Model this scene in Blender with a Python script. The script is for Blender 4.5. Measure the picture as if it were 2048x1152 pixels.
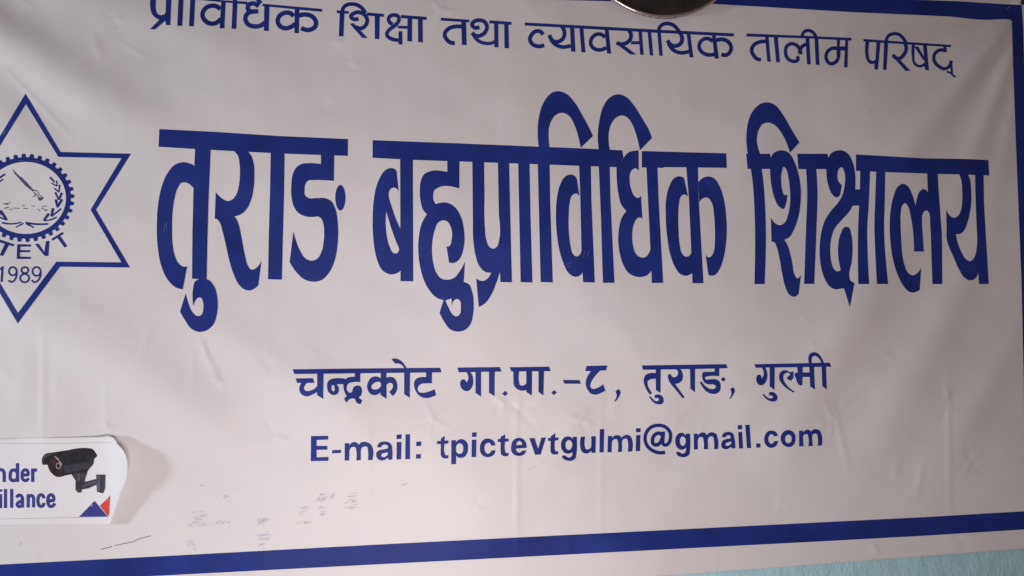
import bpy, bmesh, math, random
import numpy as np
from mathutils import Vector, Matrix
from mathutils.geometry import delaunay_2d_cdt

for o in list(bpy.data.objects):
    bpy.data.objects.remove(o, do_unlink=True)
S = bpy.context.scene
COL = S.collection

# ------------------------------------------------------------------ camera
# Photograph measured at 2048 x 1152.  The banner hangs in the plane y = 0,
# x to the right, z up, and the camera stands a little over a metre in front.
FPX = 1500.0
DIST = 1.25
AIM = np.array([0.0, 0.0, 1.60])
ex = np.array([10276.0, 14.0, FPX]); ex /= np.linalg.norm(ex)      # banner's right, in camera axes
ez = np.array([-44.0, -28500.0, FPX]); ez -= ex * ez.dot(ex); ez /= np.linalg.norm(ez)
ny = -np.cross(ex, ez)
ny = ny if ny[2] > 0 else -ny                                       # world +y, away from the camera
RW = np.stack([ex, ny, ez])                                        # camera (x right, y down, z forward) -> world
CAM = AIM - DIST * RW.dot(np.array([0, 0, 1.0]))

cam = bpy.data.cameras.new("camera")
cam.sensor_width = 36.0
cam.lens = FPX / 2048.0 * 36.0
cam.clip_start = 0.02
cam.clip_end = 60.0
camera = bpy.data.objects.new("camera", cam)
COL.objects.link(camera)
r_, d_, f_ = RW.dot([1, 0, 0]), RW.dot([0, 1, 0]), RW.dot([0, 0, 1])
camera.matrix_world = Matrix((
    (r_[0], -d_[0], -f_[0], CAM[0]),
    (r_[1], -d_[1], -f_[1], CAM[1]),
    (r_[2], -d_[2], -f_[2], CAM[2]),
    (0, 0, 0, 1)))
S.camera = camera

# ------------------------------------------------------------------ room light
world = bpy.data.worlds.new("World")
S.world = world
world.use_nodes = True
wn, wl = world.node_tree.nodes, world.node_tree.links
bg = wn["Background"]
tc = wn.new("ShaderNodeTexCoord")
sep = wn.new("ShaderNodeSeparateXYZ")
wl.new(tc.outputs["Generated"], sep.inputs[0])
mr = wn.new("ShaderNodeMapRange")
mr.inputs["From Min"].default_value = -1; mr.inputs["From Max"].default_value = 1
wl.new(sep.outputs["Z"], mr.inputs["Value"])
rp = wn.new("ShaderNodeValToRGB")
rp.color_ramp.elements[0].color = (0.89, 0.72, 0.66, 1)
rp.color_ramp.elements[1].color = (0.62, 0.49, 0.42, 1)
wl.new(mr.outputs[0], rp.inputs[0])
wl.new(rp.outputs[0], bg.inputs[0])
bg.inputs[1].default_value = 0.165

def area(name, loc, target, sx, sy, power, color, spread=180):
    l = bpy.data.lights.new(name, 'AREA')
    l.shape = 'RECTANGLE'; l.size = sx; l.size_y = sy
    l.energy = power; l.color = color; l.spread = math.radians(spread)
    o = bpy.data.objects.new(name, l)
    o.location = loc
    o.rotation_euler = (Vector(target) - Vector(loc)).to_track_quat('-Z', 'Y').to_euler()
    COL.objects.link(o)
    return o
area("window_light", (-2.0, -0.66, 1.46), (-0.2, 0, 1.4), 0.17, 0.22, 11.4, (0.87, 0.98, 1.08))
area("fill_light", (-0.20, -1.02, 1.06), (-0.12, 0, 1.45), 0.5, 0.4, 7.7, (1.11, 0.985, 0.985))  # added soft fill from low in front, no doorway stands there

S.view_settings.view_transform = 'Standard'
S.view_settings.look = 'None'
S.view_settings.exposure = 0.0
S.view_settings.gamma = 1.0
S.view_settings.use_curve_mapping = False

# ------------------------------------------------------------------ placing things on the banner's plane
def W(px, py, h=0.0):
    """Point at height h (metres, towards the room) above the banner plane seen at photo position (px, py)."""
    px = np.asarray(px, float); py = np.asarray(py, float)
    v = np.stack([(px - 1024.0) / FPX, (py - 576.0) / FPX, np.ones_like(px)], -1)
    w = v @ RW.T
    t = (-np.asarray(h, float) - CAM[1]) / w[..., 1]
    return CAM + w * t[..., None]

RIDGES = []
def ridge(x0, y0, x1, y1, w0, w1, mm, p=1.0):
    RIDGES.append((x0, y0, x1, y1, w0, w1, mm / 1000.0, p))
# tension folds fanning out of the pinned top right corner
ridge(2030, 28, 1600, 560, 13, 58, 19.0, .5)
ridge(2040, 70, 1830, 600, 14, 36, 7.5, .5)
ridge(2046, 110, 1960, 560, 13, 26, 3.0, .5)
ridge(2028, 20, 1420, 250, 10, 70, 5.0)
ridge(1880, 330, 1520, 960, 40, 62, 14.0)
ridge(2000, 420, 1690, 1020, 30, 56, 9.0)
ridge(2060, 620, 1830, 1040, 25, 46, 5.0)
ridge(1700, 560, 1420, 800, 30, 50, 4.5)
ridge(1560, 760, 1330, 1010, 26, 46, 4.0)
ridge(1660, 700, 1590, 760, 10, 14, 1.6)
# folds out of the top left corner
ridge(-300, -130, 350, 300, 30, 60, 15.0)
ridge(-300, -60, 160, 380, 30, 50, 5.0)
ridge(-200, -150, 560, 130, 40, 60, 4.5)
ridge(-100, 500, 560, 960, 50, 66, 10.0)
ridge(60, 560, 330, 730, 26, 36, 2.5)
ridge(300, 560, 760, 900, 40, 56, 4.5)
ridge(560, 640, 800, 960, 30, 50, 2.6)
ridge(1230, 720, 1040, 1010, 30, 50, 3.4)
ridge(1440, 660, 1230, 980, 30, 50, 3.8)
ridge(1000, 60, 1100, 330, 40, 70, 2.6)
ridge(1640, 100, 1420, 420, 40, 66, 5.0)
ridge(150, 700, 40, 1090, 30, 40, 3.0)
ridge(60, 660, 30, 880, 22, 30, 2.0)
ridge(240, 760, 215, 880, 12, 22, 1.5)
ridge(380, 930, 345, 1120, 24, 34, 2.2)
# sharper creases and the lines where it was once folded
ridge(4, 132, 150, 282, 3.5, 3.5, 0.55, .5)
ridge(40, 5, 75, 15, 3, 3, 0.35)
ridge(226, 75, 300, 120, 3.5, 3.5, 0.3)
ridge(87, 650, 86, 890, 7, 7, 0.75, .5)
ridge(208, 730, 212, 855, 6, 5, 0.5)
ridge(396, 668, 440, 770, 7, 6, 1.1)
ridge(408, 664, 428, 740, 5, 5, -0.5)
ridge(385, 690, 384, 800, 7, 7, 0.35)
ridge(1033, 800, 1034, 1110, 5, 5, 0.5, .5)
ridge(1203, 760, 1202, 1080, 5, 5, 0.3, .5)
ridge(1896, 735, 1899, 1040, 5, 5, 0.5, .5)
ridge(1662, 790, 1700, 955, 5, 6, 0.6)
ridge(1660, 830, 1735, 760, 5, 8, 0.4)
ridge(1330, 850, 1400, 800, 6, 9, 0.6)
ridge(1100, 868, 1180, 818, 6, 9, 0.6)
ridge(420, 850, 424, 1010, 8, 8, 0.45)
ridge(735, 800, 740, 1080, 7, 7, 0.3)
ridge(1830, 1010, 1850, 905, 5, 6, 0.4)
ridge(1740, 1085, 1760, 1110, 6, 6, 0.8)
ridge(1995, 10, 1985, 46, 7, 9, -0.8)
for k_ in range(len(RIDGES)):
    if RIDGES[k_][4] <= 9: RIDGES[k_] = RIDGES[k_][:6] + (RIDGES[k_][6] * 2.2,) + RIDGES[k_][7:]
rng = random.Random(5)
for (cx, cy, rr, mm) in ((555, 873, 46, .75), (212, 852, 40, .6), (1038, 820, 42, .65), (1160, 840, 40, .5), (1005, 806, 26, .5),
                         (865, 838, 40, .45), (1664, 836, 44, .5), (1898, 800, 40, .45), (440, 762, 26, .5), (1400, 872, 34, .4),
                         (610, 985, 26, .35), (480, 985, 30, .35), (232, 40, 26, .3), (700, 128, 22, .25), (880, 20, 36, .45),
                         (1940, 925, 40, .4), (1560, 1000, 40, .3), (950, 1010, 36, .3), (530, 465, 20, .25), (1150, 500, 22, .25)):
    a0 = rng.uniform(0, 6.28)
    for k in range(5):
        a = a0 + k * 1.256 + rng.uniform(-.35, .35)
        L = rr * rng.uniform(.6, 1.3)
        ridge(cx - math.cos(a) * L * .25, cy - math.sin(a) * L * .25, cx + math.cos(a) * L, cy + math.sin(a) * L,
              3.5, 5.5, 2.5 * mm * rng.choice((1, 1, -.8)) * rng.uniform(.5, 1.1))
for k_ in range(70):
    cx, cy = rng.choice(((rng.uniform(-100, 620), rng.uniform(620, 1120)), (rng.uniform(1560, 2040), rng.uniform(560, 1100)), (rng.uniform(-100, 500), rng.uniform(0, 300)), (rng.uniform(600, 1600), rng.uniform(780, 1120)), (rng.uniform(300, 1900), rng.uniform(60, 700))))
    a = rng.choice((-.95, -1.2, .9, 1.57, .6)) + rng.uniform(-.3, .3); L = rng.uniform(25, 95)
    w = rng.uniform(4.5, 12)
    ridge(cx, cy, cx + math.cos(a) * L, cy + math.sin(a) * L, w * .7, w * 1.2, rng.choice((1, 1, -1)) * rng.uniform(.03, .12) * w)
WAVES = []
for k in range(26):
    lam = rng.choice((900, 620, 430, 300, 210, 150, 95, 70))
    a = rng.uniform(0, math.pi)
    WAVES.append((math.cos(a) * 6.283 / lam, math.sin(a) * 6.283 / lam, rng.uniform(0, 6.28), 1.3e-3 * (lam / 620.0) ** 1.25))

def height(px, py):
    """Height of the wrinkled vinyl above the flat banner plane."""
    px = np.asarray(px, float); py = np.asarray(py, float)
    d = np.zeros_like(px)
    for kx, ky, ph, am in WAVES:
        d += am * np.sin(kx * px + ky * py + ph)
    for x0, y0, x1, y1, w0, w1, am, p in RIDGES:
        dx, dy = x1 - x0, y1 - y0
        L = math.hypot(dx, dy); dx /= L; dy /= L
        t = ((px - x0) * dx + (py - y0) * dy) / L
        q = -(px - x0) * dy + (py - y0) * dx
        m = (t > 0) & (t < 1)
        tt = np.clip(t, 0, 1)
        w = w0 + (w1 - w0) * tt
        if p < 1 and w1 > 12: fade = 1.1 * (1 - np.exp(-tt / .07)) * np.cos(math.pi * tt / 2) ** 2
        else: fade = np.maximum(np.sin(math.pi * tt), 0) ** max(p, .5)
        d += np.where(m, am * np.exp(-(q / w) ** 2) * fade, 0)
    # pinned flat at its corners, held close to the wall along its edges
    for qx, qy in ((2044, 6), (-318, -95)):
        d *= 1 - np.exp(-((px - qx) ** 2 + (py - qy) ** 2) / 16.0 ** 2)
    top = 0.009 * np.exp(-((px - 830) / 420.0) ** 2) / (1 + np.exp((py - 90) / 55.0))
    return 0.004 + 0.020 * np.tanh((d - 0.0005) / 0.021) + top

# ------------------------------------------------------------------ materials
def material(name, color, rough=0.5, spec=0.5, metal=0.0, bump=None, vary=None, rot=0):
    m = bpy.data.materials.new(name)
    m.use_nodes = True
    nt = m.node_tree; n = nt.nodes; l = nt.links
    b = n["Principled BSDF"]
    b.inputs["Base Color"].default_value = (*color, 1)
    b.inputs["Roughness"].default_value = rough
    b.inputs["Specular IOR Level"].default_value = spec
    b.inputs["Metallic"].default_value = metal
    tc = n.new("ShaderNodeTexCoord")
    if vary:
        sc, amount = vary
        no = n.new("ShaderNodeTexNoise"); no.inputs["Scale"].default_value = sc; no.inputs["Detail"].default_value = 6
        l.new(tc.outputs["Object"], no.inputs["Vector"])
        mp = n.new("ShaderNodeMapRange")
        mp.inputs["From Min"].default_value = .3; mp.inputs["From Max"].default_value = .7
        mp.inputs["To Min"].default_value = 1 - amount; mp.inputs["To Max"].default_value = 1 + amount
        l.new(no.outputs["Fac"], mp.inputs["Value"])
        mx = n.new("ShaderNodeMix"); mx.data_type = 'RGBA'; mx.blend_type = 'MULTIPLY'
        mx.inputs["Factor"].default_value = 1
        mx.inputs["A"].default_value = (*color, 1)
        l.new(mp.outputs[0], mx.inputs["B"])
        l.new(mx.outputs["Result"], b.inputs["Base Color"])
        mr = n.new("ShaderNodeMapRange")
        mr.inputs["To Min"].default_value = max(rough - .1, .02); mr.inputs["To Max"].default_value = rough + .1
        l.new(no.outputs["Fac"], mr.inputs["Value"]); l.new(mr.outputs[0], b.inputs["Roughness"])
    prev = None
    for (scale, stretch, strength, dist) in (bump or ()):
        mg = n.new("ShaderNodeMapping"); mg.inputs["Scale"].default_value = stretch
        if rot: mg.inputs["Rotation"].default_value = (0, rot, 0)
        l.new(tc.outputs["Object"], mg.inputs["Vector"])
        no = n.new("ShaderNodeTexNoise"); no.inputs["Scale"].default_value = scale; no.inputs["Detail"].default_value = 4
        l.new(mg.outputs[0], no.inputs["Vector"])
        bp = n.new("ShaderNodeBump"); bp.inputs["Strength"].default_value = strength; bp.inputs["Distance"].default_value = dist
        l.new(no.outputs["Fac"], bp.inputs["Height"])
        if prev: l.new(prev.outputs[0], bp.inputs["Normal"])
        prev = bp
    if prev: l.new(prev.outputs[0], b.inputs["Normal"])
    return m

WEAVE = ((420, (.12, 1, 1), .16, .0006), (420, (1, 1, .12), .07, .0006), (900, (1, 1, 1), .18, .0004), (60, (1, 1, 1), .12, .0012))
M_VINYL = material("white_vinyl", (.782, .766, .776), .46, .26, bump=WEAVE, vary=(7, .018))
M_INK = material("blue_ink", (.017, .035, .232), .50, .16, bump=WEAVE, vary=(11, .22))
M_BACK = material("vinyl_back", (.55, .53, .52), .6, .3)
M_PEN = material("pen_grey", (.54, .53, .60), .6, .2)
M_PENB = material("pen_blue", (.55, .57, .70), .6, .2)
M_SCUFF = material("scuff", (.07, .075, .17), .5, .4)
M_SCUFFG = material("pen_dark", (.22, .22, .26), .6, .2)
M_WALL = material("cyan_wall_paint", (.47, .75, .83), .55, .3,
                  bump=((60, (1, 1, .4), .7, .004), (230, (1, 1, .6), .7, .002)), vary=(30, .07), rot=math.radians(-28))
M_PAPER = material("sticker_paper", (.86, .86, .89), .38, .4, bump=((30, (1, 1, 1), .10, .002), (300, (1, 1, 1), .05, .0006)))
M_PRINT = material("sticker_blue", (.045, .055, .27), .4, .4, vary=(60, .08))
M_RED = material("sticker_red", (.74, .055, .045), .4, .4, vary=(60, .05))
M_LINE = material("sticker_grey_line", (.50, .49, .52), .5, .3)
M_BLACK = material("printed_black", (.022, .020, .030), .4, .4, vary=(90, .35))
M_DARK = material("printed_dark_grey", (.050, .048, .066), .4, .4, vary=(90, .3))
M_GREY = material("printed_grey", (.11, .105, .14), .4, .4, vary=(90, .3))
M_LENS = material("printed_brown", (.040, .022, .022), .4, .4, vary=(120, .4))
M_PALE = material("printed_pale", (.38, .33, .36), .4, .4)
M_STEEL = material("polished_steel", (.82, .68, .66), .2, .5, 1.0, bump=((25, (1, 1, 1), .08, .004),))  # pinkish tint stands in for a reddish reflection on the rim
M_DIAL = material("dark_dial", (.030, .026, .024), .38, .4, vary=(35, .35), bump=((90, (1, 1, 1), .2, .002),))
M_CASE = material("clock_case", (.10, .085, .08), .3, .5)
M_NAIL = material("black_iron", (.012, .011, .010), .45, .4, bump=((400, (1, 1, 1), .4, .001),))

# ------------------------------------------------------------------ outlines
TILES = dict(A=(290, 240, 2.618), B=(720, 240, 2.618), C=(1040, 170, 2.618), D=(1460, 190, 2.618), E=(1680, 290, 3.3875),
             P=(0, 0, 1.0), a=(0, 0, 4.0), b=(512, 0, 4.0), c=(1024, 0, 4.0), d=(1536, 0, 4.0),
             F=(570, 690, 6.4), G=(890, 690, 5.12), H=(1260, 690, 4.876),
             I=(600, 830, 5.689), J=(940, 830, 5.689), K=(1280, 830, 5.12),
             L=(0, 160, 4.8), M=(0, 420, 4.8), N=(0, 290, 6.0625), Q=(0, 860, 3.944), R=(340, 940, 4.452))

def parse(txt):
    pts, sm = [], []
    for tok in txt.split():
        s = tok.endswith('*')
        x, y = tok.rstrip('*').split(',')
        pts.append((float(x), float(y))); sm.append(s)
    return np.array(pts), sm

def curve(pts, sm, closed, step):
    n = len(pts)
    out = []
    segs = n if closed else n - 1
    def tangent(i):
        a, b = pts[(i - 1) % n], pts[(i + 1) % n]
        p = pts[i]
        l0 = np.linalg.norm(p - a) + 1e-9; l1 = np.linalg.norm(b - p) + 1e-9
        t = (p - a) / l0 * l1 / (l0 + l1) + (b - p) / l1 * l0 / (l0 + l1)
        return t / (np.linalg.norm(t) + 1e-9)
    for i in range(segs):
        j = (i + 1) % n
        p, q = pts[i], pts[j]
        L = np.linalg.norm(q - p)
        si = sm[i] and (closed or 0 < i < n - 1)
        sj = sm[j] and (closed or 0 < j < n - 1)
        k = max(1, int(L / step))
        if not si and not sj:
            for t in np.arange(k) / k: out.append(p + (q - p) * t)
            continue
        k = max(3, k)
        ti = tangent(i) * L if si else None
        tj = tangent(j) * L if sj else None
        if ti is None: ti = 1.5 * (q - p) - .5 * tj
        if tj is None: tj = 1.5 * (q - p) - .5 * ti
        for t in np.arange(k) / k:
            out.append((2*t**3 - 3*t*t + 1) * p + (t**3 - 2*t*t + t) * ti + (3*t*t - 2*t**3) * q + (t**3 - t*t) * tj)
    if not closed: out.append(pts[-1])
    return np.array(out)

def to_px(tile, pts):
    x0, y0, s = TILES[tile]
    return pts / s + np.array([x0, y0])

class Ink:
    """A set of printed outlines, joined into one flat shape."""
    def __init__(self): self.add = []; self.cut = []
    def p(self, tile, *txts, cut=False):
        for txt in txts:
            pts, sm = parse(txt)
            c = to_px(tile, curve(to_px(tile, pts) * 0 + pts, sm, True, 3.5 * TILES[tile][2]))
            (self.cut if cut else self.add).append(c)
        return self
    def h(self, tile, *txts): return self.p(tile, *txts, cut=True)
    def s(self, tile, w, *txts, w1=None, end=None):
        for txt in txts:
            pts, sm = parse(txt)
            c = curve(pts, sm, False, 3.0 * TILES[tile][2])
            d = np.gradient(c, axis=0); d /= np.linalg.norm(d, axis=1)[:, None] + 1e-9
            nrm = np.stack([-d[:, 1], d[:, 0]], 1)
            ww = np.linspace(w, w1 if w1 is not None else w, len(c))[:, None] / 2
            self.add.append(to_px(tile, np.concatenate([c + nrm * ww, (c - nrm * ww)[::-1]])))
        return self
    def e(self, tile, cx, cy, rx, ry, w=None, n=40):
        a = np.arange(n) / n * 2 * math.pi
        u = np.stack([np.cos(a), np.sin(a)], 1)
        c = np.array([cx, cy])
        if w is None:
            self.add.append(to_px(tile, c + u * [rx, ry]))
        else:
            b = np.concatenate([a, [2 * math.pi]])
            v = np.stack([np.cos(b), np.sin(b)], 1)
            o, i = c + v * [rx + w / 2, ry + w / 2], c + v * [rx - w / 2, ry - w / 2]
            self.add.append(to_px(tile, np.concatenate([o, i[::-1]])))
        return self

def winding(poly, pts):
    x, y = pts[:, 0], pts[:, 1]
    wn = np.zeros(len(pts), int)
    x0, y0 = poly[:, 0], poly[:, 1]
    x1, y1 = np.roll(x0, -1), np.roll(y0, -1)
    for k in range(len(poly)):
        left = (x1[k] - x0[k]) * (y - y0[k]) - (x - x0[k]) * (y1[k] - y0[k])
        wn += ((y0[k] <= y) & (y1[k] > y) & (left > 0)).astype(int)
        wn -= ((y0[k] > y) & (y1[k] <= y) & (left < 0)).astype(int)
    return wn

def inside(ink, pts):
    r = np.zeros(len(pts), bool)
    for val, group in ((True, ink.add), (False, ink.cut)):
        for poly in group:
            lo, hi = poly.min(0), poly.max(0)
            m = np.where(((pts >= lo) & (pts <= hi)).all(1))[0]
            if len(m):
                hit = m[winding(poly, pts[m]) != 0]
                r[hit] = val
    return r

def tri_sheet(ink, grid=6.0):
    """Triangulate the joined outlines, with inner points so that they follow the wrinkles."""
    verts, edges = [], []
    for poly in ink.add + ink.cut:
        b = len(verts); n = len(poly)
        verts += [Vector((float(x), float(y))) for x, y in poly]
        edges += [(b + i, b + (i + 1) % n) for i in range(n)]
    allp = np.concatenate(ink.add)
    lo, hi = allp.min(0), allp.max(0)
    gx, gy = np.meshgrid(np.arange(lo[0], hi[0], grid) + .37, np.arange(lo[1], hi[1], grid) + .41)
    g = np.stack([gx.ravel(), gy.ravel()], 1)
    if len(g):
        g = g[inside(ink, g)]
        verts += [Vector((float(x), float(y))) for x, y in g]
    v, e, f, *_ = delaunay_2d_cdt(verts, edges, [], 0, 1e-4, False)
    P = np.array([(p.x, p.y) for p in v])
    F = np.array([t for t in f if len(t) == 3])
    cen = P[F].mean(1)
    F = F[inside(ink, cen)]
    used, inv = np.unique(F, return_inverse=True)
    return P[used], inv.reshape(F.shape)

def link_mesh(name, co, faces, mat, parent=None, smooth=True):
    me = bpy.data.meshes.new(name)
    me.from_pydata([tuple(c) for c in co], [], [tuple(int(i) for i in f) for f in faces])
    me.materials.append(mat)
    if smooth: me.polygons.foreach_set("use_smooth", [True] * len(me.polygons))
    me.update()
    o = bpy.data.objects.new(name, me)
    COL.objects.link(o)
    if parent:
        o.parent = parent
        bpy.context.view_layer.update()
        o.matrix_parent_inverse = parent.matrix_world.inverted()
    return o

def face_camera(co, F):
    a, b, c = co[F[:, 0]], co[F[:, 1]], co[F[:, 2]]
    ny_ = np.cross(b - a, c - a)[:, 1]
    F = F.copy()
    flip = ny_ > 0
    F[flip] = F[flip][:, ::-1]
    return F

def printed(name, ink, mat, parent, lift=0.0004, surf=height, grid=6.0, label=None):
    P, F = tri_sheet(ink, grid)
    co = W(P[:, 0], P[:, 1], surf(P[:, 0], P[:, 1]) + lift)
    o = link_mesh(name, co, face_camera(co, F), mat, parent)
    if label: o['label'] = label
    return o

def empty(name, loc, label, cat):
    o = bpy.data.objects.new(name, None)
    o.empty_display_size = .05
    COL.objects.link(o)
    o.location = [float(v) for v in loc]
    o['label'] = label; o['category'] = cat
    bpy.context.view_layer.update()
    return o

def child(o, parent):
    o.parent = parent
    bpy.context.view_layer.update()
    o.matrix_parent_inverse = parent.matrix_world.inverted()
    return o

# ------------------------------------------------------------------ wall
bm = bmesh.new()
nx, nz = 8, 8
x0, x1, z0, z1, yw = -2.6, 2.6, 0.0, 3.0, 0.0072
vs = [[bm.verts.new((x0 + (x1 - x0) * i / nx, yw, z0 + (z1 - z0) * j / nz)) for i in range(nx + 1)] for j in range(nz + 1)]
for j in range(nz):
    for i in range(nx):
        bm.faces.new((vs[j][i], vs[j][i + 1], vs[j + 1][i + 1], vs[j + 1][i]))
ret = bmesh.ops.extrude_face_region(bm, geom=bm.faces[:])
for g in ret['geom']:
    if isinstance(g, bmesh.types.BMVert): g.co.y += .12
bmesh.ops.recalc_face_normals(bm, faces=bm.faces[:])
me = bpy.data.meshes.new("wall"); bm.to_mesh(me); bm.free(); me.materials.append(M_WALL)
wall = bpy.data.objects.new("wall", me); COL.objects.link(wall)
wall['kind'] = 'structure'

# ------------------------------------------------------------------ the banner
LX, RX = -360.0, 2084.0
def top_edge(px): return np.interp(px, [LX, 300, 1400, 2040, RX], [-128, -98, -40, -30, -29])
def bottom_edge(px): return np.interp(px, [LX, 0, 751, 1338, 1648, 1848, 2048, RX], [1258, 1232, 1190, 1151, 1128, 1112.5, 1097.5, 1095])
banner = empty("banner", W(np.array(860.), np.array(1170.), 0.0),
               "large white vinyl banner with blue lettering and blue border hung on the pale cyan wall", "banner")
GX, GY = 560, 300
u = np.linspace(LX, RX, GX + 1); v = np.linspace(0, 1, GY + 1)
PX, V = np.meshgrid(u, v)
PY = top_edge(PX) * (1 - V) + bottom_edge(PX) * V
Hh = height(PX, PY)
co = W(PX, PY, Hh).reshape(-1, 3)
back = W(PX, PY, Hh - .0006).reshape(-1, 3)
idx = np.arange((GX + 1) * (GY + 1)).reshape(GY + 1, GX + 1)
N0 = len(co)
Q4 = np.stack([idx[1:, :-1], idx[1:, 1:], idx[:-1, 1:], idx[:-1, :-1]], -1).reshape(-1, 4)
faces = [tuple(q) for q in Q4] + [tuple(q[::-1] + N0) for q in Q4]
rim = list(idx[0, :]) + list(idx[1:, -1]) + list(idx[-1, :-1][::-1]) + list(idx[1:-1, 0][::-1])
for k in range(len(rim)):
    a_, b_ = rim[k], rim[(k + 1) % len(rim)]
    faces.append((a_, b_, b_ + N0, a_ + N0))
sheet = link_mesh("vinyl_sheet", np.concatenate([co, back]), faces, M_VINYL, banner)

# blue border: the strip between an outer and an inner outline
def strip(pts_out, pts_in):
    return np.concatenate([np.array(pts_out), np.array(pts_in)[::-1]])
bd = Ink()
def dense(poly, step=5.0):
    out = []
    for i in range(len(poly)):
        p, q = np.array(poly[i], float), np.array(poly[(i + 1) % len(poly)], float)
        k = max(1, int(np.linalg.norm(q - p) / step))
        out += [p + (q - p) * t / k for t in range(k)]
    return np.array(out)
OUT = [(-325, -88), (300, -56), (1430, -19.5), (1690, -6), (1928, 3.2), (2010, 8.6), (2043.5, 10), (2046.5, 60), (2053, 288), (2062, 560), (2067, 755), (2073, 1057.5),
       (2048, 1059), (1848, 1071.5), (1648, 1082.5), (751, 1129), (0, 1168), (-325, 1188)]
INN = [(-300, -50), (300, -22), (1430, 8), (1536, 14.2), (1700, 24), (1900, 33), (1950, 38.6), (1976, 39.8), (1995, 38.6), (2010, 38.2), (2020, 39), (2023.8, 42),
       (2026, 120), (2032, 288), (2043, 560), (2047.5, 755), (2052, 1022.5), (1848, 1034.5), (1648, 1044.5), (800, 1087), (320, 1112.8), (0, 1129.3), (-300, 1146)]
bd.add.append(dense(OUT)); bd.cut.append(dense(INN))
printed("border", bd, M_INK, banner, lift=.00060, grid=4.0)

# --- title, first word
k = Ink()
k.p('A', "75,48 360,62 700,84 1063,100 1062,188 770,178 520,166 300,154 71,140",
    "262,150 344,155 333,420 327,640 323,836 246,831 248,600 254,350 258,245",
    "262,243 240,230* 200,221* 160,232* 120,275* 90,340* 70,430* 62,540* 66,660* 84,760* 118,835* 160,876* 198,887 221,766 205,769* 180,755* 158,715* 145,650* 142,570* 145,480* 155,410* 172,355* 190,330* 213,327* 235,338* 258,360",
    "252,975 252,880* 262,845* 290,832* 330,836* 362,870* 380,940* 378,1010* 355,1075* 320,1103* 285,1110* 245,1095* 210,1050* 183,1003 213,908 228,960* 250,1008* 275,1027* 295,1020* 305,990* 304,955* 292,930* 275,932* 262,950*",
    "462,160 485,185* 495,230* 496,300* 490,350* 475,395* 455,418* 430,424* 405,412* 385,395* 370,378 365,517 375,518* 390,535* 405,580* 420,640* 440,730* 465,810* 490,860* 520,887* 545,893* 575,882* 594,864 610,735 595,762* 575,780* 555,783* 540,765* 525,715* 505,610* 490,545* 480,520* 468,505 500,495* 530,470* 555,420* 570,350* 573,290* 568,220* 555,185* 541,168 541,150 462,150",
    "658,172 731,174 728,400 722,620 717,836 644,834 648,600 655,350",
    "921,176 991,180 989,319 880,315* 855,317* 840,335* 836,365* 838,395* 852,407* 900,409* 945,410* 975,425* 995,460* 1008,520* 1012,580* 1008,660* 992,740* 960,805* 925,838* 880,847* 835,835* 795,800* 757,744 777,582 790,630* 815,690* 840,725* 870,737* 900,728* 922,695* 935,640* 938,590* 934,545* 922,515* 905,505 835,503* 805,488* 780,455* 767,400* 766,340* 775,280* 795,245* 825,229* 860,226* 921,231")
k.e('A', 1023, 407, 27, 67)
printed("title_lettering", k, M_INK, banner, label="leftmost word of the big blue title")

# --- title, second word
k = Ink()
k.p('B', "66,106 500,122 935,140 1140,148 1373,159 1380,196 1345,247 1100,238 850,229 520,217 277,209 66,198",
    "210,200 277,204 278,500 279,845 212,844 211,560",
    "192,268 180,256* 155,252* 130,265* 105,300* 85,350* 72,420* 66,510* 68,600* 77,680* 92,740* 115,785* 145,805* 175,808* 198,800* 213,788 213,572 185,510* 165,450* 152,405* 152,375* 165,357* 180,354* 203,373",
    "457,211 521,213 520,358 410,354* 392,365* 383,395* 387,425* 397,441 430,432* 470,438* 505,465* 530,510* 545,580* 547,640* 538,690* 520,730* 495,748* 466,747 453,663 468,660* 479,630* 482,590* 473,555* 455,530* 435,525* 412,535* 392,575* 380,630* 377,690* 384,750* 400,800* 425,830* 455,837* 495,825* 520,795* 550,742 543,848 570,860* 588,900* 596,960* 592,1020* 578,1070* 552,1098* 510,1108* 475,1098* 440,1055* 416,1010 437,944 400,930* 365,895* 335,840* 315,770* 305,690* 308,610* 322,545* 350,493 330,470* 318,430* 313,370* 318,320* 335,285* 360,271* 457,272",
    "588,216 650,218 652,400 654,560* 662,630* 678,665* 698,674* 718,662* 728,630* 727,500 722,221 781,224 787,500 796,850 735,849 733,796 715,850* 690,910* 655,960* 622,980 608,829 625,840* 648,842* 668,830* 687,800 655,795* 625,765* 605,710* 594,640* 591,540",
    "828,224 888,226 893,500 903,851 841,849 835,560")
k.h('B', "137,478 152,530* 175,600* 190,640* 203,686* 190,699* 175,697* 158,670* 143,620* 135,550*",
    "447,945 479,935 481,985 492,945* 508,937* 522,945* 528,980* 520,1020* 505,1029* 485,1018* 465,985*")
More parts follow.
